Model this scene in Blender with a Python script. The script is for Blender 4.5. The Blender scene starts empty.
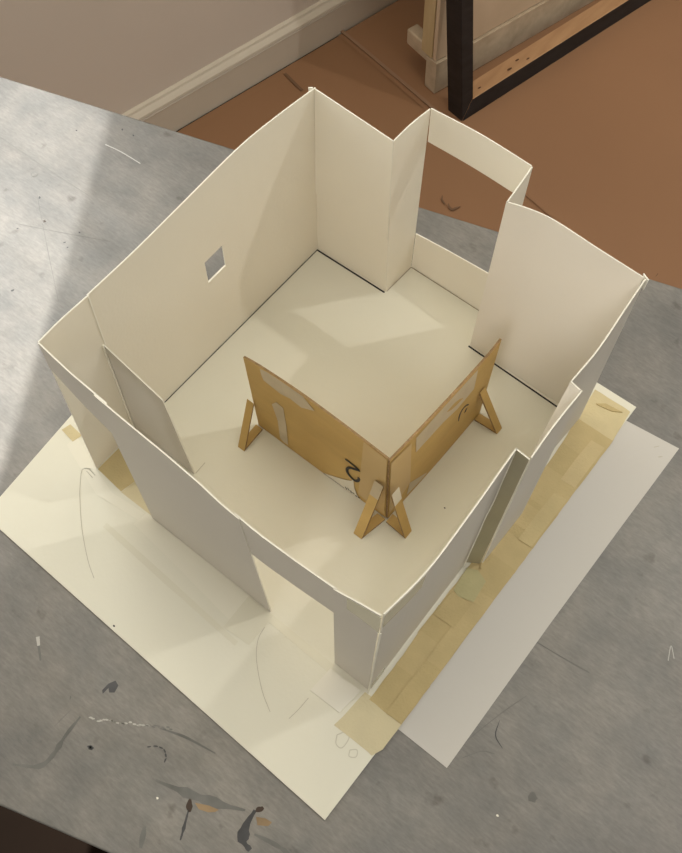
import bpy, math, random
from mathutils import Vector, Matrix
random.seed(7)
C = bpy.context.scene.collection
SC = bpy.context.scene
TZ = 0.76                      # height of the table top above the floor

# ------------------------------------------------------------------ camera
cam_d = bpy.data.cameras.new('camera'); cam = bpy.data.objects.new('camera', cam_d); C.objects.link(cam)
cam_d.sensor_fit = 'VERTICAL'; cam_d.sensor_height = 24.0; cam_d.lens = 24.0 * 1000.17 / 853.0
cam_d.clip_start = 0.02; cam_d.clip_end = 60
R0, R1, R2 = Vector((0.78378, 0.62078, 0.01601)), Vector((0.5583, -0.6932, -0.4559)), Vector((-0.2719, 0.3662, -0.8899))
m = Matrix((R0, -R1, -R2)).transposed().to_4x4(); m.translation = Vector((0.4405, -0.5374, 0.9142 + TZ))
m3 = m.to_3x3(); cam.location = m.translation; cam.rotation_euler = m3.to_euler()
SC.camera = cam

# ------------------------------------------------------------------ light and exposure
SC.view_settings.view_transform = 'Standard'; SC.view_settings.look = 'None'
SC.view_settings.gamma = 1.0; SC.view_settings.use_curve_mapping = False
SC.view_settings.exposure = 0.0
ADDED_GLOW_E = 5.2                    # glow of the window added out of view in the left wall
W = bpy.data.worlds.new('room_air'); SC.world = W; W.use_nodes = True
W.node_tree.nodes['Background'].inputs[0].default_value = (1.0, 0.985, 0.84, 1)
W.node_tree.nodes['Background'].inputs[1].default_value = 0.48

def aim(o, tgt): o.rotation_euler = (Vector(tgt) - o.location).to_track_quat('-Z', 'Y').to_euler()
def light(name, kind, loc, tgt, power, col, **kw):
    d = bpy.data.lights.new(name, kind); d.energy = power; d.color = col
    for k, v in kw.items(): setattr(d, k, v)
    o = bpy.data.objects.new(name, d); C.objects.link(o); o.location = loc; aim(o, tgt); return o
light('track_spot', 'SPOT', (1.29, 1.47, 2.33 + TZ), (0.1, 0.0, TZ), 52, (1.0, 0.97, 0.90), spot_size=math.radians(95), spot_blend=0.6, shadow_soft_size=0.03)
light('front_spot', 'SPOT', (.75, -1.9, 1.7 + TZ), (.25, .11, .18 + TZ), 112, (1.0, 0.97, 0.94), spot_size=math.radians(19), spot_blend=1.0, shadow_soft_size=0.42)
light('ceiling_panel', 'AREA', (2.0, 0.1, 3.3), (0.9, 0.0, 0), 9, (1.0, 0.97, 1.0), shape='RECTANGLE', size=1.5, size_y=2.2)
light('ceiling_panel', 'AREA', (-.45, .5, 3.3), (-.35, .3, 0), 19, (1.0, 0.90, 0.68), shape='RECTANGLE', size=1.5, size_y=1.5)
light('window_daylight', 'SUN', (1.5, -3.5, 5.5), (1.5 - 0.52, -3.5 + 0.855, 5.5 - 4.0), 6.0, (1.0, 0.99, 0.93), angle=math.radians(0.09))

# ------------------------------------------------------------------ materials
def mat(name, col, rough=0.6, metal=0.0, spec=0.3, var=0.0, vscale=8.0, bump=0.0, bscale=200.0, alpha=1.0, col2=None, stretch=None, coord='Object'):
    M = bpy.data.materials.new(name); M.use_nodes = True; nt = M.node_tree; b = nt.nodes['Principled BSDF']
    b.inputs['Base Color'].default_value = (*col, 1); b.inputs['Roughness'].default_value = rough
    b.inputs['Metallic'].default_value = metal; b.inputs['Specular IOR Level'].default_value = spec
    b.inputs['Alpha'].default_value = alpha
    tc = nt.nodes.new('ShaderNodeTexCoord'); mp = nt.nodes.new('ShaderNodeMapping')
    nt.links.new(tc.outputs[coord], mp.inputs[0])
    if stretch: mp.inputs['Rotation'].default_value[2] = stretch[0]; mp.inputs['Scale'].default_value = stretch[1]
    if var > 0 or col2:
        n = nt.nodes.new('ShaderNodeTexNoise'); n.inputs['Scale'].default_value = vscale; n.inputs['Detail'].default_value = 6
        nt.links.new(mp.outputs[0], n.inputs['Vector'])
        mx = nt.nodes.new('ShaderNodeMix'); mx.data_type = 'RGBA'
        c2 = col2 or tuple(max(0, c * (1 - var)) for c in col); c1 = col if col2 else tuple(min(1, c * (1 + var * .5)) for c in col)
        mx.inputs[6].default_value = (*c1, 1); mx.inputs[7].default_value = (*c2, 1)
        cr = nt.nodes.new('ShaderNodeValToRGB'); cr.color_ramp.elements[0].position = .3; cr.color_ramp.elements[1].position = .7
        nt.links.new(n.outputs[0], cr.inputs[0]); nt.links.new(cr.outputs[0], mx.inputs[0]); nt.links.new(mx.outputs[2], b.inputs['Base Color'])
    if bump > 0:
        n2 = nt.nodes.new('ShaderNodeTexNoise'); n2.inputs['Scale'].default_value = bscale; n2.inputs['Detail'].default_value = 4
        nt.links.new(mp.outputs[0], n2.inputs['Vector'])
        bp = nt.nodes.new('ShaderNodeBump'); bp.inputs['Strength'].default_value = bump; bp.inputs['Distance'].default_value = 0.001
        nt.links.new(n2.outputs[0], bp.inputs['Height']); nt.links.new(bp.outputs[0], b.inputs['Normal'])
    return M

def table_mat():
    M = bpy.data.materials.new('scuffed_grey_metal'); M.use_nodes = True; nt = M.node_tree; b = nt.nodes['Principled BSDF']; L = nt.links.new
    tc = nt.nodes.new('ShaderNodeTexCoord')
    def noise(scale, detail, rot, sc, rough=.55):
        mp = nt.nodes.new('ShaderNodeMapping'); mp.inputs['Rotation'].default_value[2] = rot; mp.inputs['Scale'].default_value = sc
        L(tc.outputs['Object'], mp.inputs[0]); n = nt.nodes.new('ShaderNodeTexNoise'); n.inputs['Scale'].default_value = scale
        n.inputs['Detail'].default_value = detail; n.inputs['Roughness'].default_value = rough; L(mp.outputs[0], n.inputs['Vector']); return n
    def ramp(n, p0, p1, c0, c1):
        r = nt.nodes.new('ShaderNodeValToRGB'); e = r.color_ramp.elements; e[0].position = p0; e[1].position = p1
        e[0].color = (*c0, 1); e[1].color = (*c1, 1); L(n.outputs[0], r.inputs[0]); return r
    def mul(a, bb, f=1.0, mode='MULTIPLY'):
        x = nt.nodes.new('ShaderNodeMix'); x.data_type = 'RGBA'; x.blend_type = mode; x.inputs[0].default_value = f
        L(a.outputs[0] if a.bl_idname != 'ShaderNodeMix' else a.outputs[2], x.inputs[6]); L(bb.outputs[0], x.inputs[7]); return x
    big = ramp(noise(4, 6, .2, (1, 1, 1)), .3, .7, TAB1, TAB2)
    patch = ramp(noise(22, 6, .4, (1, .7, 1), .6), .34, .66, (.86, .87, .88), (1.10, 1.075, 1.05))
    streak = ramp(noise(60, 8, .3, (.3, 1, 1), .7), .32, .68, (.86, .86, .865), (1.10, 1.10, 1.10))
    fine = ramp(noise(420, 4, -.3, (.25, 1, 1), .7), .3, .7, (.86, .86, .86), (1.10, 1.10, 1.10))
    spots = ramp(noise(48, 3, 0, (1, 1, 1), .5), .24, .34, (.72, .70, .69), (1, 1, 1))
    c = mul(mul(mul(mul(big, patch), streak), fine), spots)
    L(c.outputs[2], b.inputs['Base Color']); b.inputs['Metallic'].default_value = .55
    r2 = ramp(noise(30, 6, .3, (.3, 1, 1)), .3, .7, (.42,) * 3, (.56,) * 3); L(r2.outputs[0], b.inputs['Roughness'])
    bn = nt.nodes.new('ShaderNodeBump'); bn.inputs['Strength'].default_value = .25; bn.inputs['Distance'].default_value = .0006
    n3 = noise(160, 5, .3, (.15, 1, 1)); L(n3.outputs[0], bn.inputs['Height']); L(bn.outputs[0], b.inputs['Normal'])
    return M
TAB1, TAB2 = (.20, .193, .185), (.245, .237, .228)
M_table = table_mat()
M_paper = mat('cream_card', (.84, .79, .68), .55, spec=.35, var=.03, vscale=6, bump=.15, bscale=300)
M_paper2 = mat('white_card', (.84, .79, .71), .5, spec=.3, var=.03, vscale=7, bump=.12, bscale=250)
M_shade = mat('shaded_card_face', (.59, .55, .495), .5, spec=.3, var=.03, vscale=7, bump=.12, bscale=250)  # shade of the outward wall faces, put into a darker card colour
M_edge = mat('cut_card_edge', (.80, .77, .68), .7)
M_cut = mat('bright_cut_edge', (.90, .87, .78), .6)
M_board = mat('cream_base_board', (.77, .745, .635), .5, spec=.4, var=.035, vscale=5, bump=.1, bscale=300)
M_sheet = mat('white_sheet', (.62, .595, .56), .55, var=.02, vscale=6, bump=.1, bscale=200)
M_ink = mat('black_ink', (.02, .018, .02), .5)
M_brownline = mat('brown_ink', (.30, .24, .17), .6)
M_pencil = mat('pencil', (.50, .465, .38), .6)
M_glue = mat('dried_glue', (.60, .57, .47), .4)
M_masks = [mat('masking_tape', c, .6, spec=.25, var=.08, vscale=40, bump=.5, bscale=450) for c in
           ((.585, .465, .24), (.63, .51, .28), (.55, .435, .22), (.605, .49, .26), (.67, .57, .34))]
M_masklight = mat('pale_masking_tape', (.66, .58, .38), .6, var=.06, vscale=30, bump=.4, bscale=450)
M_clear = mat('clear_tape', (.72, .69, .57), .35, spec=.5)
M_clear2 = mat('cloudy_tape', (.79, .76, .65), .35, spec=.5)
M_olive = mat('olive_tape', (.33, .30, .20), .28, spec=.55, var=.08, vscale=30)
M_card = mat('brown_cardboard', (.55, .37, .135), .6, spec=.3, var=.10, vscale=18, bump=.3, bscale=220, stretch=(0, (1, 1, 3)))
M_card2 = mat('dark_cardboard', (.36, .22, .095), .65, var=.12, vscale=30)
M_cardedge = mat('cardboard_edge', (.30, .19, .09), .8, var=.3, vscale=300)
M_greytape = mat('grey_packing_tape', (.53, .44, .31), .3, spec=.5, var=.1, vscale=60)
M_torn = mat('torn_white_liner', (.72, .67, .56), .7, var=.06, vscale=60)
M_floor = mat('shade_dark_floor', (.012, .007, .0045), .9, spec=.1, var=.3, vscale=4)  # near-black: shade below the table edge is put into this colour
M_kraft = mat('brown_floor_paper', (.32, .17, .09), .55, spec=.3, col2=(.29, .153, .08), vscale=2.2, bump=.25, bscale=20)
M_kraft2 = mat('brown_floor_paper_far', (.34, .182, .098), .55, spec=.3, col2=(.31, .165, .09), vscale=2.6, bump=.25, bscale=20)
M_crease = mat('pale_crease', (.34, .205, .13), .5)
M_scuff = mat('dark_scuff', (.19, .105, .06), .6)
M_wall = mat('warm_grey_wall', (.74, .65, .575), .6, var=.03, vscale=3, bump=.25, bscale=60)
M_skirt = mat('grey_skirting_paint', (.68, .60, .50), .5, spec=.3, var=.05, vscale=6)
M_black = mat('black_paint', (.016, .015, .017), .4, spec=.4, var=.5, vscale=20, stretch=(0, (1, 1, 4)))
M_pine = mat('raw_pine', (.55, .33, .18), .6, col2=(.44, .25, .13), vscale=9, stretch=(0, (6, 1, 6)), bump=.2, bscale=60)
M_pinepale = mat('pale_pine', (.58, .44, .25), .6, col2=(.50, .37, .2), vscale=12, stretch=(0, (6, 6, 1)))
M_flat = mat('dirty_white_board', (.66, .51, .37), .6, col2=(.57, .43, .30), vscale=6, bump=.2, bscale=60)
M_flatdark = mat('painted_batten', (.60, .48, .35), .6, col2=(.44, .34, .24), vscale=30)
M_knot = mat('wood_knot', (.13, .06, .03), .6)
M_steel = mat('steel_leg', (.25, .25, .26), .4, metal=.8)
M_stain = mat('dark_grey_stain', (.075, .075, .08), .5, var=.3, vscale=60)
M_smear = mat('grey_smear', (.155, .153, .146), .45, var=.2, vscale=60)
M_smear_lt = mat('pale_scratch', (.45, .44, .42), .35, metal=.3)
M_rust = mat('rust_stain', (.30, .21, .12), .6, var=.2, vscale=60)
M_darkbr = mat('dark_brown_mark', (.06, .04, .03), .6)
M_screw = mat('screw_head', (.22, .21, .20), .35, metal=.7)

# ------------------------------------------------------------------ helpers
def setp(o, label=None, cat=None, group=None, kind=None):
    if label: o['label'] = label
    if cat: o['category'] = cat
    if group: o['group'] = group
    if kind: o['kind'] = kind
    return o
def origin(o):
    v = Vector(o.location)
    while o.parent: o = o.parent; v += Vector(o.location)
    return v
def mesh(name, vs, fs, mats, parent=None, label=None, mi=None, smooth=False):
    """vs are world positions with z measured from the floor"""
    off = Vector((0, 0, 0))
    if parent: off = origin(parent)
    me = bpy.data.meshes.new(name); me.from_pydata([tuple(Vector(v) - off) for v in vs], [], fs)
    if not isinstance(mats, (list, tuple)): mats = [mats]
    for m_ in mats: me.materials.append(m_)
    if mi:
        for p, i in zip(me.polygons, mi): p.material_index = i
    if smooth:
        for p in me.polygons: p.use_smooth = True
    me.validate(); me.update()
    import bmesh
    bm = bmesh.new(); bm.from_mesh(me); bmesh.ops.recalc_face_normals(bm, faces=bm.faces[:]); bm.to_mesh(me); bm.free()
    o = bpy.data.objects.new(name, me); C.objects.link(o)
    if parent: o.parent = parent
    if label: o['label'] = label
    return o
def empty(name, loc):
    o = bpy.data.objects.new(name, None); o.empty_display_size = .05; C.objects.link(o); o.location = loc; return o
def T(z): return z + TZ
def slab(name, poly, z0, z1, mats, parent=None, label=None, edge=None):
    n = len(poly); vs = [(x, y, T(z0)) for x, y in poly] + [(x, y, T(z1)) for x, y in poly]
    fs = [list(range(n))[::-1], list(range(n, 2 * n))] + [[i, (i + 1) % n, n + (i + 1) % n, n + i] for i in range(n)]
    ms = [mats] + ([edge] if edge else []); mi = [0, 0] + [1 if edge else 0] * n
    return mesh(name, vs, fs, ms, parent, label, mi)
def box(name, c, ax, size, mt, parent=None, label=None, bev=0):
    """oriented box: centre c (floor-based z), ax = (x axis, y axis, z axis)"""
    c = Vector(c); a, b, d = [Vector(v).normalized() * s / 2 for v, s in zip(ax, size)]
    vs = [c + sx * a + sy * b + sz * d for sz in (-1, 1) for sx, sy in ((-1, -1), (1, -1), (1, 1), (-1, 1))]
    fs = [[3, 2, 1, 0], [4, 5, 6, 7], [0, 1, 5, 4], [1, 2, 6, 5], [2, 3, 7, 6], [3, 0, 4, 7]]
    o = mesh(name, vs, fs, mt, parent, label)
    if bev:
        md = o.modifiers.new('bevel', 'BEVEL'); md.width = bev; md.segments = 2; md.limit_method = 'ANGLE'
    return o
def lerp_poly(P, s):
    """sample a polyline by arc length"""
    P = [Vector(p) for p in P]; Ls = [(P[i + 1] - P[i]).length for i in range(len(P) - 1)]; d = s * sum(Ls)
    for i, l in enumerate(Ls):
        if d <= l or i == len(Ls) - 1: return P[i].lerp(P[i + 1], min(1, d / l if l else 0))
        d -= l
def smooth_poly(P, n=4):
    if len(P) < 3: return [Vector(p) for p in P]
    P = [Vector(p) for p in P]; Q = [P[0] * 2 - P[1]] + P + [P[-1] * 2 - P[-2]]; out = []
    for i in range(1, len(Q) - 2):
        for k in range(n):
            t = k / n; a, b, c, d = Q[i - 1], Q[i], Q[i + 1], Q[i + 2]
            out.append(.5 * ((2 * b) + (c - a) * t + (2 * a - 5 * b + 4 * c - d) * t * t + (3 * b - a - 3 * c + d) * t ** 3))
    out.append(P[-1]); return out
def sheet(name, bot, top, mt, parent=None, label=None, th=.0012, side=1, ns=16, nt=8, hole=None, bow=0.0, edge=None, s_rng=(0, 1), t_rng=(0, 1), outer=None, off=0.0):
    """a standing sheet of card between a bottom and a top polyline (x, y, z above the table), thickness th, optional rectangular hole"""
    bot = smooth_poly(bot); top = smooth_poly(top)
    S = [s_rng[0] + (s_rng[1] - s_rng[0]) * i / ns for i in range(ns + 1)]; Tt = [t_rng[0] + (t_rng[1] - t_rng[0]) * i / nt for i in range(nt + 1)]
    if hole:
        S = sorted(set([s for s in S if min(abs(s - hole[0]), abs(s - hole[1])) > .01] + [hole[0], hole[1]]))
        Tt = sorted(set([t for t in Tt if min(abs(t - hole[2]), abs(t - hole[3])) > .03] + [hole[2], hole[3]]))
    d = lerp_poly(top, 1) - lerp_poly(top, 0); nrm = Vector((d.y, -d.x, 0)).normalized() * side
    def P(s, t): return lerp_poly(bot, s).lerp(lerp_poly(top, s), t) + nrm * (bow * math.sin(math.pi * s) * math.sin(math.pi * min(1, t)))
    a, b = len(S), len(Tt); vs = []
    for k in (0, 1):
        for s in S:
            for t in Tt: v = P(s, t) + nrm * (th * k + off); vs.append((v.x, v.y, T(v.z)))
    I = lambda k, i, j: k * a * b + i * b + j
    cell = lambda i, j: 0 <= i < a - 1 and 0 <= j < b - 1 and not (hole and hole[0] - 1e-6 <= S[i] and S[i + 1] <= hole[1] + 1e-6 and hole[2] - 1e-6 <= Tt[j] and Tt[j + 1] <= hole[3] + 1e-6)
    fs, mi = [], []
    for i in range(a - 1):
        for j in range(b - 1):
            if not cell(i, j): continue
            fs.append([I(0, i, j), I(0, i + 1, j), I(0, i + 1, j + 1), I(0, i, j + 1)]); mi.append(0)
            fs.append([I(1, i, j), I(1, i, j + 1), I(1, i + 1, j + 1), I(1, i + 1, j)]); mi.append(2 if outer else 0)
            for (ii, jj, p, q) in ((i - 1, j, (i, j), (i, j + 1)), (i + 1, j, (i + 1, j), (i + 1, j + 1)), (i, j - 1, (i, j), (i + 1, j)), (i, j + 1, (i, j + 1), (i + 1, j + 1))):
                if not cell(ii, jj): fs.append([I(0, *p), I(1, *p), I(1, *q), I(0, *q)]); mi.append(1)
    return mesh(name, vs, fs, [mt, edge or M_edge] + ([outer] if outer else []), parent, label, mi)
def ribbon(name, pts, w, mt, parent, mapf=None, z=0.0, th=.00015, label=None, taper=False, jitter=0.0, smooth=True):
    """a thin drawn line; pts in a plane, mapf(u, v, h) gives the world point"""
    if mapf is None: mapf = lambda u, v, h: (u, v, T(z + h))
    P = smooth_poly([(p[0], p[1], 0) for p in pts]) if smooth else [Vector((p[0], p[1], 0)) for p in pts]
    vs, fs = [], []; n = len(P)
    for i, p in enumerate(P):
        d = (P[min(i + 1, n - 1)] - P[max(i - 1, 0)]).normalized(); nn = Vector((-d.y, d.x, 0))
        ww = w / 2 * ((.25 + .75 * math.sin(math.pi * (i + .3) / n)) if taper else 1) * (1 + random.uniform(-jitter, jitter))
        for s, h in ((1, 0), (-1, 0), (-1, th), (1, th)): q = p + nn * ww * s; vs.append(mapf(q.x, q.y, h))
    for i in range(n - 1):
        a = 4 * i
        for k in range(4): fs.append([a + k, a + (k + 1) % 4, a + 4 + (k + 1) % 4, a + 4 + k])
    fs += [[0, 1, 2, 3], [4 * n - 4, 4 * n - 3, 4 * n - 2, 4 * n - 1]]
    return mesh(name, vs, fs, mt, parent, label)
def blob(name, cx, cy, rx, ry, ang, mt, parent, z=0.0, th=.00012, n=14, rag=.2, label=None):
    pts = []
    for i in range(n):
        a = 2 * math.pi * i / n; r = 1 + random.uniform(-rag, rag); x, y = rx * math.cos(a) * r, ry * math.sin(a) * r
        pts.append((cx + x * math.cos(ang) - y * math.sin(ang), cy + x * math.sin(ang) + y * math.cos(ang)))
    return slab(name, pts, z, z + th, mt, parent, label)
def plate(name, pts, mapf, th, mt, parent, label=None):
    n = len(pts); vs = [mapf(u, v, 0) for u, v in pts] + [mapf(u, v, th) for u, v in pts]
    fs = [list(range(n)), list(range(n, 2 * n))] + [[i, (i + 1) % n, n + (i + 1) % n, n + i] for i in range(n)]
    return mesh(name, vs, fs, mt, parent, label)

# ------------------------------------------------------------------ setting
setp(mesh('floor', [(-2.6, -3.2, -.02), (4.5, -3.2, -.02), (4.5, 6, -.02), (-2.6, 6, -.02), (-2.6, -3.2, 0), (4.5, -3.2, 0), (4.5, 6, 0), (-2.6, 6, 0)],
          [[3, 2, 1, 0], [4, 5, 6, 7], [0, 1, 5, 4], [1, 2, 6, 5], [2, 3, 7, 6], [3, 0, 4, 7]], M_floor), 'floor below the front edge of the table, its shade put into the near-black colour', None, None, 'structure')
WQ = Vector((-.807, .508, 0)); WD = Vector((.2, 1, 0)).normalized(); WN = Vector((1, -.2, 0)).normalized()
def wp(s, n, z): v = WQ + WD * s + WN * n; return (v.x, v.y, z)
vs = [wp(-3.2, -.018, 0), wp(5, -.018, 0), wp(5, -.14, 0), wp(-3.2, -.14, 0)]
vs += [(x, y, 3.6) for x, y, z in vs]
setp(mesh('wall_left', vs, [[3, 2, 1, 0], [4, 5, 6, 7], [0, 1, 5, 4], [1, 2, 6, 5], [2, 3, 7, 6], [3, 0, 4, 7]], M_wall), 'warm grey painted wall', None, None, 'structure')
prof = [(-.018, 0), (0, 0), (0, .082), (.001, .086), (-.002, .089), (.002, .094), (.001, .099), (-.004, .104), (-.009, .108), (-.011, .113), (-.018, .116)]
vs = []; S_ = (-3.2, 5)
for s in S_:
    for n_, z in prof: vs.append(wp(s, n_, z * .93))
k = len(prof); fs = [[i, (i + 1) % k, k + (i + 1) % k, k + i] for i in range(k)] + [list(range(k)), list(range(k, 2 * k))]
setp(mesh('baseboard_left', vs, fs, M_skirt), 'grey painted skirting board with a moulded top edge', None, None, 'structure')
# added unseen wall, its opening shaped to cut the daylight on the table
for nm, x0, x1, z0, z1 in (('added_sun_cutoff_wall', 1.135, 4.5, 0, 26.0), ('added_sun_cutoff_wall', -2.6, 1.135, 12.0, 26.0)):
    setp(mesh(nm, [(x, y, z) for z in (z0, z1) for x, y in ((x0, -2.4), (x1, -2.4), (x1, -2.3), (x0, -2.3))],
              [[3, 2, 1, 0], [4, 5, 6, 7], [0, 1, 5, 4], [1, 2, 6, 5], [2, 3, 7, 6], [3, 0, 4, 7]], M_wall), 'added unseen wall behind the viewer, shaped to cut the daylight on the table', None, None, 'structure')

M_added_glow = bpy.data.materials.new('added_window_glow'); M_added_glow.use_nodes = True  # unseen glowing surface, added to put a sheen on the table
_b = M_added_glow.node_tree.nodes['Principled BSDF']; _b.inputs['Base Color'].default_value = (.7, .72, .72, 1)
_b.inputs['Emission Color'].default_value = (.97, 1, .98, 1); _b.inputs['Emission Strength'].default_value = ADDED_GLOW_E
wz0, wz1, ws0, ws1 = 1.16, 1.95, -.95, -.17
cw = lambda s, n, z: Vector(wp(s, n, z))
wf = setp(box('added_window', cw((ws0 + ws1) / 2, -.010, wz0 - .03), (WD, WN, (0, 0, 1)), (ws1 - ws0 + .14, .05, .04), M_skirt), 'added frosted window in the left wall, out of view, for the table sheen', None, None, 'structure')
def wpart(nm, s0, s1, n0, n1, z0, z1, mt): return box(nm, cw((s0 + s1) / 2, (n0 + n1) / 2, (z0 + z1) / 2), (WD, WN, (0, 0, 1)), (s1 - s0, n1 - n0, z1 - z0), mt, wf)
wpart('added_pane', ws0, ws1, -.0175, -.012, wz0, wz1, M_added_glow)
for a, b_ in ((ws0 - .06, ws0), (ws1, ws1 + .06), ((ws0 + ws1) / 2 - .02, (ws0 + ws1) / 2 + .02)): wpart('added_window_frame', a, b_, -.0175, .012, wz0 - .01, wz1 + .06, M_skirt)
wpart('added_window_frame', ws0, ws1, -.0175, .012, wz1, wz1 + .06, M_skirt)

# protective paper on the floor, two sheets meeting at a raised seam
def paper_quad(name, s0, s1, mt, label, z):
    o = empty(name, (*wp(s0, .02, 0)[:2], 0)); setp(o, label, 'floor paper')
    N = 24; vs, fs = [], []
    for i in range(N + 1):
        for j in range(N + 1):
            s = s0 + (s1 - s0) * i / N; n_ = .004 + 3.6 * j / N; p = wp(s, n_, 0)
            vs.append((p[0], p[1], z + .0015 + .0012 * math.sin(7 * s + 3 * n_) * (0 < i < N and 0 < j < N)))
    for i in range(N):
        for j in range(N): a = i * (N + 1) + j; fs.append([a, a + 1, a + N + 2, a + N + 1])
    mesh('paper_sheet', vs, fs, mt, o, smooth=True)
    return o
near = paper_quad('floor_paper', -.95, .475, M_kraft, 'brown protective floor paper nearest the table, under the frame foot', 0.001)
far = paper_quad('floor_paper', .455, 4.2, M_kraft2, 'brown protective floor paper beyond the raised seam, under the board', .0032)
fm = lambda u, v, h: (u, v, .0068 + h)
ribbon('seam_crease', [(-.76, .975), (-.679, .961), (-.4348, .9128), (-.2, .862)], .008, M_crease, far, fm, th=.002, label='pale raised paper seam')
ribbon('crease', [(-.7329, .7804), (-.70, .772), (-.6692, .7643)], .007, M_scuff, near, lambda u, v, h: (u, v, .0045 + h), th=.001)
ribbon('scuff', [(-.2225, .7092), (-.215, .703), (-.2065, .7014), (-.203, .709), (-.1979, .7187)], .006, M_scuff, near, lambda u, v, h: (u, v, .0045 + h), th=.0006, taper=True)
ribbon('scuff', [(-.245, .7192), (-.238, .709), (-.2265, .7034)], .004, M_scuff, near, lambda u, v, h: (u, v, .0045 + h), th=.0006, taper=True)
ribbon('scuff', [(.2177, .8231), (.2178, .8554), (.2235, .8992)], .003, M_scuff, near, lambda u, v, h: (u, v, .0045 + h), th=.0006, taper=True)

# ------------------------------------------------------------------ leaning frame and board by the wall
FD = Vector((.207, .978, 0)).normalized(); FN = Vector((.978, -.207, 0)).normalized(); lean = .19
FU = (Vector((0, 0, 1)) - FN * lean).normalized(); FO = FN.copy(); FOn = FD.cross(FU).normalized()
if FOn.dot(FN) < 0: FOn = -FOn
fb = Vector((-.3330, .9170, .0040))
fr = empty('timber_frame', tuple(fb)); setp(fr, 'large empty timber frame painted black outside, bare pine inside, standing on the brown floor', 'frame')
def fpt(a, u, n): return fb + FD * a + FU * u + FOn * n
def fbar(name, quad, d0, d1, mats, faces_inner, label=None):
    vs = [fpt(a, u, d1) for a, u in quad] + [fpt(a, u, d0) for a, u in quad]
    fs = [[0, 1, 2, 3], [7, 6, 5, 4]] + [[i, (i + 1) % 4, 4 + (i + 1) % 4, 4 + i] for i in range(4)]
    mi = [0, 0] + [1 if i in faces_inner else 0 for i in range(4)]
    o = mesh(name, vs, fs, mats, fr, label, mi)
    md = o.modifiers.new('bevel', 'BEVEL'); md.width = .0012; md.segments = 1
    return o
fw, fr_h, fd, FW, FH = .034, .045, .046, 1.5, 1.35
MM = [M_black, M_pine]; g = .0012
fbar('frame_rail', [(0 + g, 0), (FW - g, 0), (FW - fw, fr_h), (fw, fr_h - g)], -fd, 0, MM, (2, 1, 3), 'bottom rail with bare pine top face')
fbar('frame_post', [(0, 0 + g), (fw, fr_h + g), (fw, FH - fw), (0, FH)], -fd, 0, MM, (0, 1, 2))
fbar('frame_post', [(FW, 0), (FW - fw, fr_h), (FW - fw, FH - fw), (FW, FH)], -fd, 0, MM, (1,))
fbar('frame_rail', [(0, FH), (FW, FH), (FW - fw, FH - fw), (fw, FH - fw)], -fd, 0, MM, (2,))
for a, n_, r in ((.05, -.028, .0045), (.068, -.016, .003), (.160, -.015, .0045), (.195, -.026, .0035), (.215, -.012, .003)):
    pts = [(a + r * 1.6 * math.cos(t), n_ + r * .7 * math.sin(t)) for t in [i * math.pi / 5 for i in range(10)]]
    plate('wood_knot', pts, lambda u, v, h: tuple(fpt(u, fr_h + .0002 + h, v)), .0004, M_knot, fr)

pb = Vector((-.43, .944, .0062)); PU = (Vector((0, 0, 1)) - FN * .05).normalized(); PD = Vector((.237, .97, 0)).normalized(); PN = Vector((.97, -.237, 0)).normalized()
pn = empty('leaning_board', tuple(pb)); setp(pn, 'dirty white board on a timber stud frame standing upright behind the black frame', 'board')
def pbox(name, a0, a1, u0, u1, n0, n1, mt, label=None, bev=.001):
    c = pb + PD * (a0 + a1) / 2 + PU * (u0 + u1) / 2 + PN * (n0 + n1) / 2
    return box(name, c, (PD, PN, PU), (a1 - a0, n1 - n0, u1 - u0), mt, pn, label, bev)
pbox('face_board', .002, 1.6, .085, 1.35, -.016, -.006, M_flat)
pbox('bottom_batten', 0, 1.6, 0, .083, -.034, 0, M_flatdark, 'painted bottom batten')
pbox('stud', 0, .022, .086, 1.35, -.052, -.018, M_pinepale, 'bare pine edge stud')
pbox('stud', .8, .84, .086, 1.35, -.052, -.018, M_pinepale)
pbox('back_foot', .004, .034, .062, .102, -.108, -.036, M_flatdark, 'painted timber foot sticking out at the back', .004)
pbox('black_strip', .0225, .03, .086, 1.35, -.04, -.017, M_scuff)

# ------------------------------------------------------------------ table
TT = -.0026
e0 = Vector((-.474, -.042, 0)); ed = Vector((.9548, .2970, 0)); ep = Vector((.2970, -.9548, 0))
e0 = e0 + ed * (-.33)
LT, DT = 1.9, 0
fl_ = Vector((.16, -.63, 0)); DT = (fl_ - e0).dot(ep)
def tp(s, p): v = e0 + ed * s + ep * p; return (v.x, v.y)
ctr = tp(LT / 2, DT / 2)
tb = empty('work_table', (ctr[0], ctr[1], 0)); setp(tb, 'large worktable with a scuffed grey sheet metal top', 'table')
o = slab('table_top', [tp(0, 0), tp(0, DT), tp(LT, DT), tp(LT, 0)], TT - .028, TT, M_table, tb)
md = o.modifiers.new('bevel', 'BEVEL'); md.width = .0015; md.segments = 2
for s, p in ((.06, .06), (.06, DT - .06), (LT - .06, .06), (LT - .06, DT - .06)):
    x, y = tp(s, p); box('table_leg', (x, y, (TZ + TT - .029 + .0075) / 2), (ed, ep, (0, 0, 1)), (.05, .05, TZ + TT - .029 - .0075), M_steel, tb, bev=.003)
for p in (.06, DT - .06):
    x, y = tp(LT / 2, p); box('apron_rail', (x, y, T(TT - .0555)), (ed, ep, (0, 0, 1)), (LT - .18, .03, .05), M_steel, tb)
zt = TT
def trib(name, pts, w, mt, label=None, **kw): return ribbon(name, pts, w, mt, tb, z=zt, th=.00012, label=label, **kw)
trib('scratch', [(-.2951, -.0396), (-.2737, -.0362), (-.2424, -.0347)], .0012, M_smear_lt, 'bright scratch')
trib('scratch', [(-.3999, -.1109), (-.3324, -.1101), (-.2556, -.1077)], .0007, M_smear)
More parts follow.
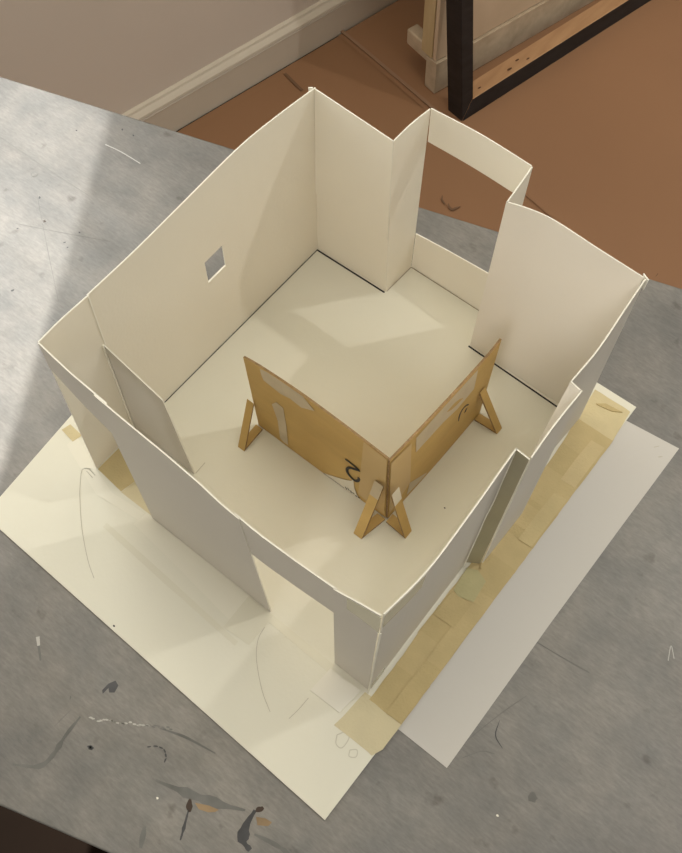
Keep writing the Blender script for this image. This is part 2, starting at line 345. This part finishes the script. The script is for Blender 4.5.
trib('scratch', [(-.3064, -.1415), (-.2672, -.1697), (-.2197, -.2032), (-.1761, -.2334)], .0006, M_smear)
trib('scratch', [(-.2909, -.189), (-.2421, -.1658), (-.1893, -.1393)], .0006, M_smear)
for x, y, r in ((-.3268, -.1252, .0042), (-.2675, -.1662, .0034)):
    s_ = slab('screw', [(x + r * math.cos(a), y + r * math.sin(a)) for a in [i * math.pi / 8 for i in range(16)]], zt, zt + .0003, M_screw if r < .004 else M_smear, tb, 'countersunk screw head')
    slab('screw_face', [(x + (r - .001) * math.cos(a), y + (r - .001) * math.sin(a)) for a in [i * math.pi / 8 for i in range(16)]], zt + .0003, zt + .0005, M_table, s_)
x, y = -.2675, -.1662
for a in (.4, .4 + math.pi / 2):
    ribbon('screw_slot', [(x - .002 * math.cos(a), y - .002 * math.sin(a)), (x + .002 * math.cos(a), y + .002 * math.sin(a))], .0008, M_darkbr, s_, z=zt + .0005)
for x, y in [(-.2839, -.1925), (-.2285, -.1729), (-.2209, -.1757), (-.2255, -.1523), (-.2973, -.1455), (-.1625, -.2541), (-.2256, -.2548), (-.3377, -.0457), (-.2792, -.0082), (-.2961, -.0097), (.1858, -.5476), (.141, -.5279)]:
    blob('speck', x, y, random.uniform(.0010, .002), random.uniform(.0006, .0012), random.uniform(0, 3), M_stain if random.random() < .6 else M_smear, tb, zt)
blob('stain', .1858, -.5476, .0032, .0018, .3, M_stain, tb, zt)
trib('gouge', [(.0775, -.5075), (.0843, -.5128)], .004, M_smear_lt, jitter=.4)
trib('gouge', [(.0843, -.5128), (.0958, -.5213)], .0022, M_smear, jitter=.4)
slab('stain', [(.1585, -.5055), (.1588, -.4977), (.1619, -.4918), (.1671, -.4934), (.1687, -.5001), (.1650, -.5030), (.1615, -.5005), (.1612, -.5075)], zt, zt + .00012, M_stain, tb, 'dark grey paint spot')
for i in range(26):
    t = i / 25; x = .1690 + t * .062 + random.uniform(-.002, .002); y = -.529 + t * .037 + random.uniform(-.0012, .0012)
    blob('splatter', x, y, .0018, .0008, .5, M_smear_lt if i < 19 else M_smear, tb, zt, n=7)
trib('gouge', [(.2227, -.4975), (.238, -.4915), (.2498, -.488), (.275, -.483)], .0024, M_smear, 'dark groove', taper=True)
trib('smear', [(.1599, -.5342), (.1613, -.554), (.1647, -.5731), (.1619, -.5871), (.143, -.6)], .0045, M_smear, 'curved grey smear', taper=True, jitter=.4)
trib('smear', [(.2493, -.5323), (.2763, -.5235), (.3025, -.5141), (.3264, -.5023)], .0075, M_smear, 'long grey smear', taper=True, jitter=.45)
trib('stain', [(.2830, -.5245), (.2860, -.5290), (.2900, -.5330)], .0052, M_darkbr, 'dark brown mark', taper=True, jitter=.2)
trib('stain', [(.2880, -.5320), (.2935, -.5430), (.299, -.5545)], .0026, M_stain, taper=True, jitter=.3)
slab('rust_stain', [(.2884, -.5247), (.2990, -.5190), (.3086, -.5160), (.3070, -.5195), (.3028, -.5232), (.2946, -.5265)], zt + .00013, zt + .0002, M_rust, tb, 'tan stain')
trib('smear', [(.3331, -.497), (.3349, -.5109), (.3407, -.5214), (.3504, -.5237)], .008, M_stain, 'dark wavy smear', taper=True, jitter=.4)
slab('rust_stain', [(.3370, -.5005), (.3440, -.4965), (.3507, -.4953), (.3501, -.4998), (.3424, -.5049)], zt + .00013, zt + .0002, M_rust, tb, 'tan stain')
blob('stain', .3357, -.494, .0035, .0024, 1.2, M_darkbr, tb, zt)
trib('smear', [(.345, -.512), (.365, -.507), (.382, -.505)], .004, M_smear, taper=True, jitter=.3)
trib('smear', [(.268, -.565), (.272, -.572), (.277, -.580)], .005, M_smear, taper=True)
ringp = [(.2235, -.5176), (.2275, -.5130), (.2318, -.5099), (.2370, -.5085), (.2401, -.5098), (.2440, -.5130), (.2452, -.5165)]
for a, b_ in zip(ringp[:-1], ringp[1:]): blob('speck', (a[0] + b_[0]) / 2, (a[1] + b_[1]) / 2, .0021, .0008, math.atan2(b_[1] - a[1], b_[0] - a[0]), M_stain, tb, zt, n=7)
for x, y in ((.2608, -.542), (.4989, -.3704), (.295, .0962), (.3091, .0961)): blob('paint_fleck', x, y, .0012, .001, 0, M_edge, tb, zt, n=8, label='white paint fleck')
blob('spot', .5144, -.3394, .0042, .0042, 0, M_smear, tb, zt)
trib('scratch', [(.547, -.161), (.5421, -.147), (.5504, -.1559)], .0007, M_smear_lt)
trib('scratch', [(.4553, -.3032), (.4598, -.3163), (.471, -.3216)], .001, M_stain, taper=True)
trib('scratch', [(.4398, -.2227), (.4656, -.2201), (.4957, -.2161)], .0008, M_smear)
trib('scratch', [(.44, -.345), (.452, -.30), (.462, -.27)], .0006, M_smear)
trib('scratch', [(.448, -.35), (.458, -.335), (.468, -.33)], .0006, M_smear)
for k_ in range(26):
    x = random.uniform(-.05, .75); y = random.uniform(-.6, .1)
    if -.08 < x < .46 and y > -.48: continue
    a = random.uniform(.2, .6) + random.choice((0, 0, 1.3)); l = random.uniform(.008, .03)
    trib('scratch', [(x, y), (x + l * .5 * math.cos(a), y + l * .5 * math.sin(a) + .001), (x + l * math.cos(a), y + l * math.sin(a))], .0005, random.choice((M_smear, M_smear_lt)), taper=True)

# ------------------------------------------------------------------ loose sheet under the model
sh = setp(slab('paper_sheet', [(.30, -.366), (.389, -.366), (.442, -.366), (.4425, -.20), (.4440, -.08), (.446, .037), (.389, .031), (.30, .025)], TT + .0001, TT + .0007, M_sheet),
          'plain white paper sheet lying on the table under the right edge of the model', 'paper')
blob('pencil_mark', .4357, .0167, .0025, .0006, .8, M_pencil, sh, TT + .0007)
ribbon('pencil_mark', [(.425, .022), (.4285, .0265)], .0006, M_pencil, sh, z=TT + .0007)

# ------------------------------------------------------------------ the card model
md_ = empty('card_room_model', (.16, -.2, T(TT + .0008))); setp(md_, 'roofless white card model of a room with doorways, taped to a cream base board', 'architectural model')
slab('base_board', [(-.050, -.456), (.385, -.466), (.387, -.20), (.387, .05), (.16, .0475), (-.068, .045), (-.063, -.324)], TT + .0008, 0, M_board, md_, edge=M_edge)
H = .24
def P3(l, z=H): return [(x, y, z) for x, y in l]
ALt = P3([(0, -.001), (-.005, -.053), (-.007, -.102), (-.003, -.181), (.000, -.240), (.001, -.295)])
seam = .8433
# window in the left wall: y -.139 .. -.165, z .112 .. .144
sheet('wall_panel', [(0, 0, 0), (0, -.295, 0)], ALt, M_paper, md_, 'left wall with a small square window', side=1, ns=20, nt=10, hole=(.139 / .295, .165 / .295, .112 / .24, .144 / .24))
sheet('wall_panel', [(.0002, -.2935, 0), (.0002, -.3515, 0)], P3([(.0018, -.2935), (.0015, -.325), (.003, -.3505)]), M_paper, md_, side=1, ns=6)
# back wall, left section, made of two strips
f = .40
sheet('wall_panel', [(0, 0, 0), (.095, .002, 0)], [(0, -.0015, .096), (.0945, -.002, .096)], M_paper, md_, side=-1, ns=8, nt=4)
sheet('wall_panel', [(0, -.0032, .0955), (.0945, -.0036, .0955)], P3([(0, -.003), (.094, -.008)]), M_paper, md_, side=-1, ns=10, nt=5)
sheet('wall_panel', [(.0955, .002, 0), (.0975, .046, 0)], P3([(.0945, -.008), (.0945, .018), (.097, .0445)]), M_paper, md_, 'return wall beside the window', side=-1, ns=8)
sheet('window_lintel', [(.0975, .0465, .197), (.150, .0475, .197), (.205, .0465, .196)], P3([(.097, .045), (.150, .048), (.205, .046)]), M_paper, md_, 'strip of card above the window opening', side=-1, ns=10, nt=3)
sheet('window_sill_panel', [(.0975, .0465, 0), (.205, .0465, 0)], [(.0975, .0465, .058), (.14, .047, .062), (.205, .0465, .068)], M_paper, md_, 'low strip of card under the window opening', side=-1, ns=10, nt=3)
sheet('wall_panel', [(.2055, .0465, 0), (.208, .004, 0)], P3([(.2055, .046), (.208, .024), (.2105, -.001)]), M_paper, md_, side=-1, ns=6)
sheet('wall_panel', [(.208, .003, 0), (.346, .002, 0)], P3([(.211, -.001), (.231, .005), (.254, .008), (.298, .006), (.343, .0045)]), M_paper2, md_, 'tall back wall panel, bowed at the top', side=-1, ns=18)
# right wall with its shallow bay
sheet('wall_panel', [(.3465, .002, 0), (.3415, -.127, 0)], P3([(.3445, .0045), (.347, -.034), (.350, -.079), (.349, -.116)]), M_paper2, md_, side=-1, ns=12, outer=M_shade)
sheet('bay_panel', [(.3415, -.1275, 0), (.3585, -.1255, 0)], P3([(.3495, -.116), (.3595, -.118)]), M_paper2, md_, side=1, ns=3)
sheet('bay_panel', [(.359, -.125, 0), (.358, -.192, 0)], P3([(.3600, -.118), (.3595, -.158), (.361, -.191)]), M_paper2, md_, side=-1, ns=8, outer=M_shade)
sheet('bay_panel', [(.3445, -.2005, 0), (.3575, -.1925, 0)], P3([(.3485, -.1915), (.3615, -.1925)]), M_olive, md_, 'narrow return covered in olive tinted tape', side=1, ns=3)
RFt = P3([(.348, -.1910), (.349, -.214), (.3505, -.241), (.3525, -.294), (.352, -.318), (.350, -.337), (.3475, -.3555)])
sheet('wall_panel', [(.345, -.201, 0), (.3465, -.356, 0)], RFt, M_paper2, md_, 'outer right wall', side=-1, ns=18, outer=M_shade)
# front wall: doorways, wall piece, lintels, corner piece
def yt(x):
    K = [(.003, -.3505), (.041, -.354), (.074, -.3555), (.111, -.357), (.145, -.358), (.184, -.360), (.203, -.362), (.244, -.3635), (.278, -.3625), (.311, -.361), (.329, -.358), (.3475, -.3555)]
    for a, b_ in zip(K[:-1], K[1:]):
        if x <= b_[0]: return a[1] + (b_[1] - a[1]) * max(0, (x - a[0])) / (b_[0] - a[0])
    return K[-1][1]
def front(x, z): return (x, -.353 + (yt(x) + .353) * (z / H) - .0002, z)
def fsheet(name, xb0, xb1, zb0, zb1, xt0, xt1, label=None, ns=10, nt=6, off=0, mt=None):
    n = 8; b_ = []; t_ = []
    for i in range(n + 1):
        s = i / n; xb = xb0 + (xb1 - xb0) * s; xt = xt0 + (xt1 - xt0) * s; zb = zb0 + (zb1 - zb0) * s
        p, q = front(xb, zb), front(xt, H); b_.append((p[0], p[1] - off, p[2])); t_.append((q[0], q[1] - off, q[2]))
    return sheet(name, b_, t_, mt or M_paper2, md_, label, side=1, ns=ns, nt=nt, outer=M_shade)
fsheet('door_lintel', .004, .080, .203, .168, .003, .083, 'strip of card over the left doorway', 10, 3)
fsheet('wall_panel', .080, .231, 0, 0, .070, .224, 'front wall panel between the two doorways', 16, 8, .0012)
fsheet('door_lintel', .220, .310, .163, .174, .218, .3115, 'strip of card over the front doorway', 10, 3, .0004)
fsheet('wall_panel', .3075, .3460, 0, 0, .3095, .3470, 'narrow corner panel right of the front doorway', 6, 8, .0012)
# low partition inside the left doorway
sheet('partition_panel', [(.0012, -.296, 0), (.080, -.294, 0)], [(.0005, -.2965, .168), (.066, -.296, .140)], M_paper2, md_, 'low partition inside the left doorway', side=1, ns=8, outer=M_shade)
sheet('partition_edge', [(.0018, -.2976, 0), (.0036, -.2976, 0)], [(.0014, -.2980, .169), (.0032, -.2980, .169)], M_cut, md_, 'white cut edge of the partition', side=1, ns=1, nt=4, edge=M_cut)
sheet('seam_edge', [(.0018, -.2950, .168), (.0018, -.2962, .168)], [(.0024, -.2950, .2395), (.0024, -.2962, .2395)], M_cut, md_, 'white seam down the left wall', side=-1, ns=1, nt=3, th=.0004, edge=M_cut)
# small folds standing proud at the corners
sheet('fold_tab', [(-.0015, .0002, .20), (-.0050, -.0010, .20)], [(-.0018, -.003, .2412), (-.0055, -.005, .2405)], M_edge, md_, 'small folded tab', side=-1, ns=2, nt=3)
sheet('fold_tab', [(.3445, .0062, .228), (.3475, .0030, .228)], [(.341, .0075, .2405), (.3475, .0045, .2405)], M_edge, md_, 'small folded tab', side=-1, ns=2, nt=3)
sheet('fold_tab', [(.3475, -.358, .0), (.3487, -.3572, .0)], [(.3485, -.3576, .198), (.3497, -.3568, .198)], M_edge, md_, 'white slit down the front corner', side=1, ns=2, nt=3, th=.0008)
# ink and pencil lines on the floor of the model
def line(name, p, w, mt, label=None, z=.0001): return ribbon(name, p, w, mt, md_, z=z, th=.0002, label=label, smooth=len(p) > 2)
line('ink_line', [(.001, -.0026), (.0955, -.0008)], .0019, M_ink, 'black ink line along the foot of the wall')
line('ink_line', [(.0014, -.003), (.0014, -.293)], .0010, M_ink, 'black ink line along the foot of the wall')
line('ink_line', [(.2075, .0008), (.3350, -.0022)], .0018, M_ink, 'black ink line along the foot of the wall')
line('ink_line', [(.098, .0452), (.205, .0452)], .0009, M_brownline)
line('ink_line', [(.0965, .002), (.098, .045)], .0007, M_brownline)
line('ink_line', [(.0806, -.2935), (.080, -.2790)], .0006, M_pencil)
line('pencil_arc', [(-.004, -.3555), (-.01, -.362), (.002, -.377), (.011, -.386), (.035, -.407), (.062, -.426), (.079, -.435)], .0006, M_pencil, 'faint pencil door swing')
line('pencil_arc', [(.236, -.370), (.239, -.383), (.25, -.398), (.272, -.416), (.29, -.426)], .0005, M_pencil, 'faint pencil door swing')
line('pencil_arc', [(.309, -.395), (.3085, -.408), (.307, -.420)], .0005, M_pencil)
for x, y, r in ((.1262, -.4565, .0012), (.297, -.1678, .0010)): blob('ink_dot', x, y, r, r * .7, 0, M_ink, md_, .0001, n=8, rag=.1)
for i, y in enumerate((-.3565, -.3600)): line('pencil_mark', [(-.006, y), (.004, y - .0015)], .0006, M_pencil)
# cloudy and clear tape on the base board in front
def tape(name, poly, mt, label=None, z=.0001, th=.0002): return slab(name, poly, z, z + th, mt, md_, label)
tape('clear_tape', [(.072, -.3556), (.211, -.3570), (.211, -.386), (.132, -.3775), (.070, -.372)], M_clear2, 'strip of cloudy tape along the front wall')
tape('clear_tape', [(.049, -.387), (.130, -.3905), (.226, -.396), (.226, -.4005), (.130, -.397), (.049, -.3925)], M_clear, 'narrow strip of clear tape', .0003)
tape('clear_tape', [(.205, -.357), (.236, -.357), (.236, -.392), (.206, -.394)], M_clear, None, .00035)
tape('clear_tape', [(.231, -.3565), (.309, -.3575), (.309, -.366), (.231, -.364)], M_clear, None)
tape('clear_tape', [(.209, -.3575), (.224, -.3595), (.2185, -.383)], M_clear, None, .0006, .0001)
tape('card_patch', [(.306, -.389), (.308, -.362), (.342, -.3605), (.339, -.388)], M_edge, 'small square patch of white card', .0001, .0012)
tape('clear_tape', [(-.042, -.338), (-.002, -.352), (.030, -.361), (.070, -.357), (.070, -.366), (.020, -.372), (-.042, -.352)], M_clear2)
tape('masking_tape', [(-.0585, -.343), (-.040, -.3455), (-.0375, -.3345), (-.056, -.333)], M_masks[4], 'small scrap of masking tape', .0003)
tape('masking_tape', [(.0015, -.3515), (.0365, -.3545), (.0408, -.332), (.034, -.300), (.0015, -.300)], M_masks[3], 'square of masking tape in the left doorway', .0002)
tape('masking_tape', [(.037, -.3550), (.079, -.3545), (.079, -.330), (.041, -.3315)], M_masklight, None, .0001)
line('glue_mark', [(.3492, -.4043), (.3539, -.3973), (.3592, -.3997), (.3596, -.4103), (.3534, -.4109), (.3492, -.4043)], .0009, M_glue, 'dried glue ring')
line('glue_mark', [(.3662, -.4073), (.371, -.4034), (.374, -.4086), (.369, -.4120), (.3662, -.4073)], .0009, M_glue, 'dried glue ring')
# translucent tape wrapped round the front corner
M_wrap = mat('olive_clear_tape', (.47, .435, .325), .25, spec=.5)
_b, _t = [], []
for x, z in ((.321, .212), (.330, .208), (.340, .203), (.3482, .199)):
    p, q = front(x, z), front(x, .2392); _b.append((p[0], p[1] - .0028, p[2])); _t.append((q[0], q[1] - .0028, q[2]))
sheet('corner_tape', _b, _t, M_wrap, md_, 'translucent tape wrapped round the top corner', th=.0002, side=1, ns=8, nt=3)
sheet('corner_tape', [(.324, -.3544, .0005), (.3472, -.3544, .0005)], [(.326, -.3550, .014), (.3472, -.3552, .018)], M_wrap, md_, 'translucent tape round the foot of the corner', th=.0002, side=1, ns=4, nt=2)
sheet('corner_tape', [(.345, -.201, 0), (.3465, -.356, 0)], RFt, M_wrap, md_, 'translucent tape wrapped round the top corner', th=.0002, side=-1, ns=8, nt=3, off=.0014, s_rng=(.74, 1.0), t_rng=(.86, .995))
sheet('corner_tape', [(.345, -.201, 0), (.3465, -.356, 0)], RFt, M_wrap, md_, 'translucent tape round the foot of the corner', th=.0002, side=-1, ns=4, nt=2, off=.0014, s_rng=(.86, .985), t_rng=(.0, .09))
ribbon('tape_edge', [(-.1925, .236), (-.1960, .19), (-.1975, .150), (-.2035, .120), (-.2050, .085), (-.2085, .050), (-.2110, .012)], .0016, M_edge, md_, lambda u, v, h: (.3478 + h - .001 * (1 - v / .24) + .0012, u, T(v)), th=.0006, label='pale ragged edge of the tape', jitter=.5)
# the long masking tape band down the right hand side, torn pieces overlapping
ys = [-.396, -.359, -.318, -.282, -.251, -.213, -.178, -.146, -.103, -.066, -.031, .003, .041]
xl = lambda y: .3505 + (.002 if y < -.3 else 0) - max(0, (y + .05)) * .09
xr = lambda y: .3885 - max(0, (y - .01)) * .12
for i in range(len(ys) - 1):
    y0, y1 = ys[i] - .003, ys[i + 1]; j = lambda: random.uniform(-.0004, .0004)
    x0a, x0b = xl(y0), xl(y1)
    if i == 0: x0a = .342; x0b = .346
    if i == 6: x0a = .352; x0b = .353
    L_ = [(x0a + j(), y0 + j())]
    for k_ in range(1, 5): L_.append((x0a + (xr(y0) - x0a) * k_ / 5, y0 + j()))
    L_.append((xr(y0) + j() - (.0045 if i == 0 else 0), y0 + j()))
    for k_ in range(1, 4): L_.append((xr(y0) + (xr(y1) - xr(y0)) * k_ / 4 + j() * .8, y0 + (y1 - y0) * k_ / 4))
    L_.append((xr(y1) + j(), y1 + j()))
    for k_ in range(1, 5): L_.append((xr(y1) + (x0b - xr(y1)) * k_ / 5, y1 + j()))
    L_.append((x0b + j(), y1 + j()))
    for k_ in range(1, 4): L_.append((x0b + (x0a - x0b) * k_ / 4 + j(), y1 + (y0 - y1) * k_ / 4))
    tape('masking_tape', L_, M_masklight if i == 0 else M_masks[(i * 2) % 4 if i != 11 else 4], None if i else 'paler end piece of masking tape', .0001 + .00013 * (i % 3), .00025)
for (x0, x1, y0, y1, mm) in ((.3715, .3875, -.362, -.30, 2), (.3718, .3878, -.305, -.246, 0), (.3722, .3868, -.150, -.085, 3), (.370, .3862, -.070, -.012, 1), (.352, .3745, -.262, -.232, 2), (.351, .3735, -.139, -.112, 0)):
    tape('masking_tape', [(x0, y0), (x1, y0 + .001), (x1, y1), (x0 + .0008, y1 - .001), (x0 - .0004, (y0 + y1) / 2)], M_masks[mm], None, .0007 + .00007 * mm, .0003)
tape('masking_tape', [(.3500, -.205), (.3600, -.2005), (.3720, -.2050), (.3745, -.229), (.3600, -.2335), (.3525, -.2310)], mat('green_tinted_tape', (.50, .45, .24), .5, var=.08, vscale=60, bump=.4, bscale=400), 'rounded greenish scrap of tape', .0010, .0003)
tape('masking_tape', [(.3520, .026), (.3600, .0325), (.3790, .0345), (.3700, .0290), (.3580, .0265)], M_masks[2], 'folded tape end', .0006, .0012)
ribbon('tape_curl', [(.3610, -.198), (.3595, -.190), (.3620, -.183)], .0016, M_masks[2], md_, z=.0012, th=.002)

# ------------------------------------------------------------------ cardboard screen standing inside
cs = empty('cardboard_screen', (.258, -.212, T(.0003))); setp(cs, 'L-shaped brown cardboard screen on little prop feet standing inside the card room', 'cardboard screen')
z0 = .0005
Lt = [(.084, -.212, .1225), (.104, -.2118, .1265), (.140, -.2115, .1290), (.165, -.2112, .1285), (.205, -.2112, .1265), (.2505, -.2112, .1225)]
Lb = [(.0945, -.213, z0), (.120, -.2132, z0), (.180, -.2135, z0), (.2575, -.2125, z0)]
sheet('screen_panel', Lb, Lt, M_card, cs, 'long cardboard panel', th=.0022, side=-1, ns=18, nt=8, edge=M_cardedge)
Rt = [(.2509, -.2113, .1225), (.2536, -.1675, .1225), (.2555, -.124, .1225), (.2568, -.0785, .1225), (.2568, -.060, .1215), (.2562, -.045, .1215)]
Rb = [(.2578, -.2122, z0), (.2605, -.130, z0), (.2613, -.0590, z0)]
sheet('screen_panel', Rb, Rt, M_card, cs, 'second cardboard panel at the right angle', th=.0022, side=1, ns=18, nt=8, edge=M_cardedge)
def mL(u, v, h):          # x, height on the outer face of the long panel
    t = v / .1245; return (u, -.2136 + .0022 * t - .0003 - h, T(v))
def mR(u, v, h):          # y, height on the outer face of the other panel
    x = .2580 + .0033 * (u + .2122) / .153; x += (.2512 + .0055 * min(1, (u + .2122) / .15) ** .7 - x) * v / .1225
    return (x + .0027 + h, u, T(v))
th = .0002
plate('packing_tape', [(.104, .1235), (.1139, .1262), (.130, .1275), (.155, .1282), (.1684, .117), (.1529, .1055), (.140, .1075), (.1285, .1035), (.116, .1050), (.1077, .1060), (.105, .115)], mL, th, M_greytape, cs, 'patch of grey packing tape')
plate('packing_tape', [(.1161, .0703), (.1220, .0805), (.1305, .0790), (.1335, .045), (.1346, .007), (.1290, .0060), (.1243, .0098), (.1225, .045)], mL, th, M_greytape, cs, 'patch of grey packing tape')
plate('packing_tape', [(.224, .1245), (.2500, .1215), (.2565, .008), (.224, .012)], mL, .0001, mat('clear_brown_tape', (.54, .375, .165), .35, spec=.4), cs, 'clear brown tape over the corner')
plate('packing_tape', [(-.2110, .1190), (-.1825, .1160), (-.1790, .030), (-.2110, .010)], mR, .0001, bpy.data.materials['clear_brown_tape'], cs, 'clear brown tape over the corner')
plate('torn_liner', [(.18, .0013), (.1952, .0127), (.2060, .0210), (.2140, .0290), (.2170, .0350), (.2189, .0188), (.2225, .0080), (.228, .0037), (.208, .0012)], mL, th, M_torn, cs, 'torn white patch of cardboard liner')
plate('packing_tape', [(-.1742, .0863), (-.1761, .1165), (-.136, .1180), (-.1100, .1182), (-.0837, .1175), (-.0843, .0835), (-.1100, .0800), (-.1325, .0855)], mR, th, M_greytape, cs, 'long patch of pale packing tape')
plate('packing_tape', [(-.1800, .0300), (-.1500, .0060), (-.1560, .0040), (-.1830, .0080)], mR, th, M_greytape, cs)
ribbon('marker_stroke', [(.2058, .0663), (.2148, .0655), (.2228, .0637)], .0026, M_ink, cs, mL, th=.00025, label='black marker letter')
ribbon('marker_stroke', [(.2228, .0637), (.2160, .0585), (.2112, .0545), (.2087, .0477), (.2100, .0405), (.2150, .0362), (.2195, .0362), (.2228, .0419), (.2232, .0480)], .0032, M_ink, cs, mL, th=.00025, label='black marker letter')
ribbon('marker_stroke', [(-.0885, .0587), (-.0935, .0640), (-.1, .0645), (-.1035, .0571), (-.1033, .0465)], .0034, M_ink, cs, mR, th=.00025, taper=True, label='black marker curve')
ribbon('marker_stroke', [(-.0915, .0558), (-.0935, .0503)], .0030, M_ink, cs, mR, th=.00025, label='black marker dash')
for (a, b_, c, d) in ((.2085, .0075, .2105, .0035), (.2110, .0085, .2135, .0050), (.2150, .0078, .2160, .0040), (.2172, .0068, .2200, .0058), (.2215, .0060, .2225, .0035), (.2238, .0055, .2262, .0048)):
    ribbon('printed_mark', [(a, b_), (c, d)], .0015, M_ink, cs, mL, th=.0003, smooth=False)
ribbon('printed_line', [(.181, .0022), (.200, .0030), (.2075, .0028)], .0006, M_stain, cs, mL, th=.0003)
def strut(top, foot, base, along, w, label=None, cap=None):
    """a bent strip of cardboard: down from the panel to a foot, then back along the floor"""
    top, foot, base, along = Vector(top), Vector(foot), Vector(base), Vector(along).normalized() * w / 2
    t_ = .0024; out = (foot - base); out.z = 0; out.normalize(); up = Vector((0, 0, 1))
    prof_ = [top + up * .001, foot, base, base + up * t_, foot + up * t_ - out * .0032, top - up * .0035 - out * .0002]
    prof_[1] = foot.copy()
    vs = [(p + s * along) for s in (-1, 1) for p in prof_]; vs = [(v.x, v.y, T(v.z)) for v in vs]; n = 6
    fs = [[0, 1, 4, 5], [1, 2, 3, 4], [6, 7, 10, 11], [7, 8, 9, 10]] + [[i, i + 1, n + i + 1, n + i] for i in range(5)] + [[5, 0, n, n + 5]]
    mi = [1, 1, 1, 1, 0, 0, 0, 0, 0, 0]
    o = mesh('prop_foot', vs, fs, [M_card, M_cardedge], cs, label, mi)
    if cap:
        a = top.lerp(foot, .0); b2 = top.lerp(foot, .22); nrm = (foot - top).cross(along).normalized()
        if nrm.z < 0: nrm = -nrm
        vs = []
        for k_ in (0.0002, .0005):
            for p, s in ((a + up * .004, -1), (a + up * .004, 1), (b2, 1), (b2, -1)): v = p + along * s * 1.02 + nrm * k_; vs.append((v.x, v.y, T(v.z)))
        mesh('tape_cap', vs, [[0, 1, 2, 3], [7, 6, 5, 4], [0, 1, 5, 4], [1, 2, 6, 5], [2, 3, 7, 6], [3, 0, 4, 7]], M_greytape if cap == 1 else M_torn, o, 'tape over the top of the foot')
    return o
zf = .0006
strut((.0885, -.2145, .046), (.0985, -.2450, zf), (.0970, -.2150, zf), (1, 0, 0), .0085, 'prop foot at the left end')
strut((.2470, -.2150, .068), (.2482, -.2453, zf), (.2540, -.2150, zf), (1, 0, 0), .0098, 'left prop foot at the corner', 1)
strut((.2622, -.2100, .064), (.2861, -.2130, zf), (.2612, -.2112, zf), (0, 1, 0), .0105, 'right prop foot at the corner', 2)
strut((.2625, -.0670, .059), (.2915, -.0635, zf), (.2640, -.0650, zf), (0, 1, 0), .0090, 'prop foot at the right end')
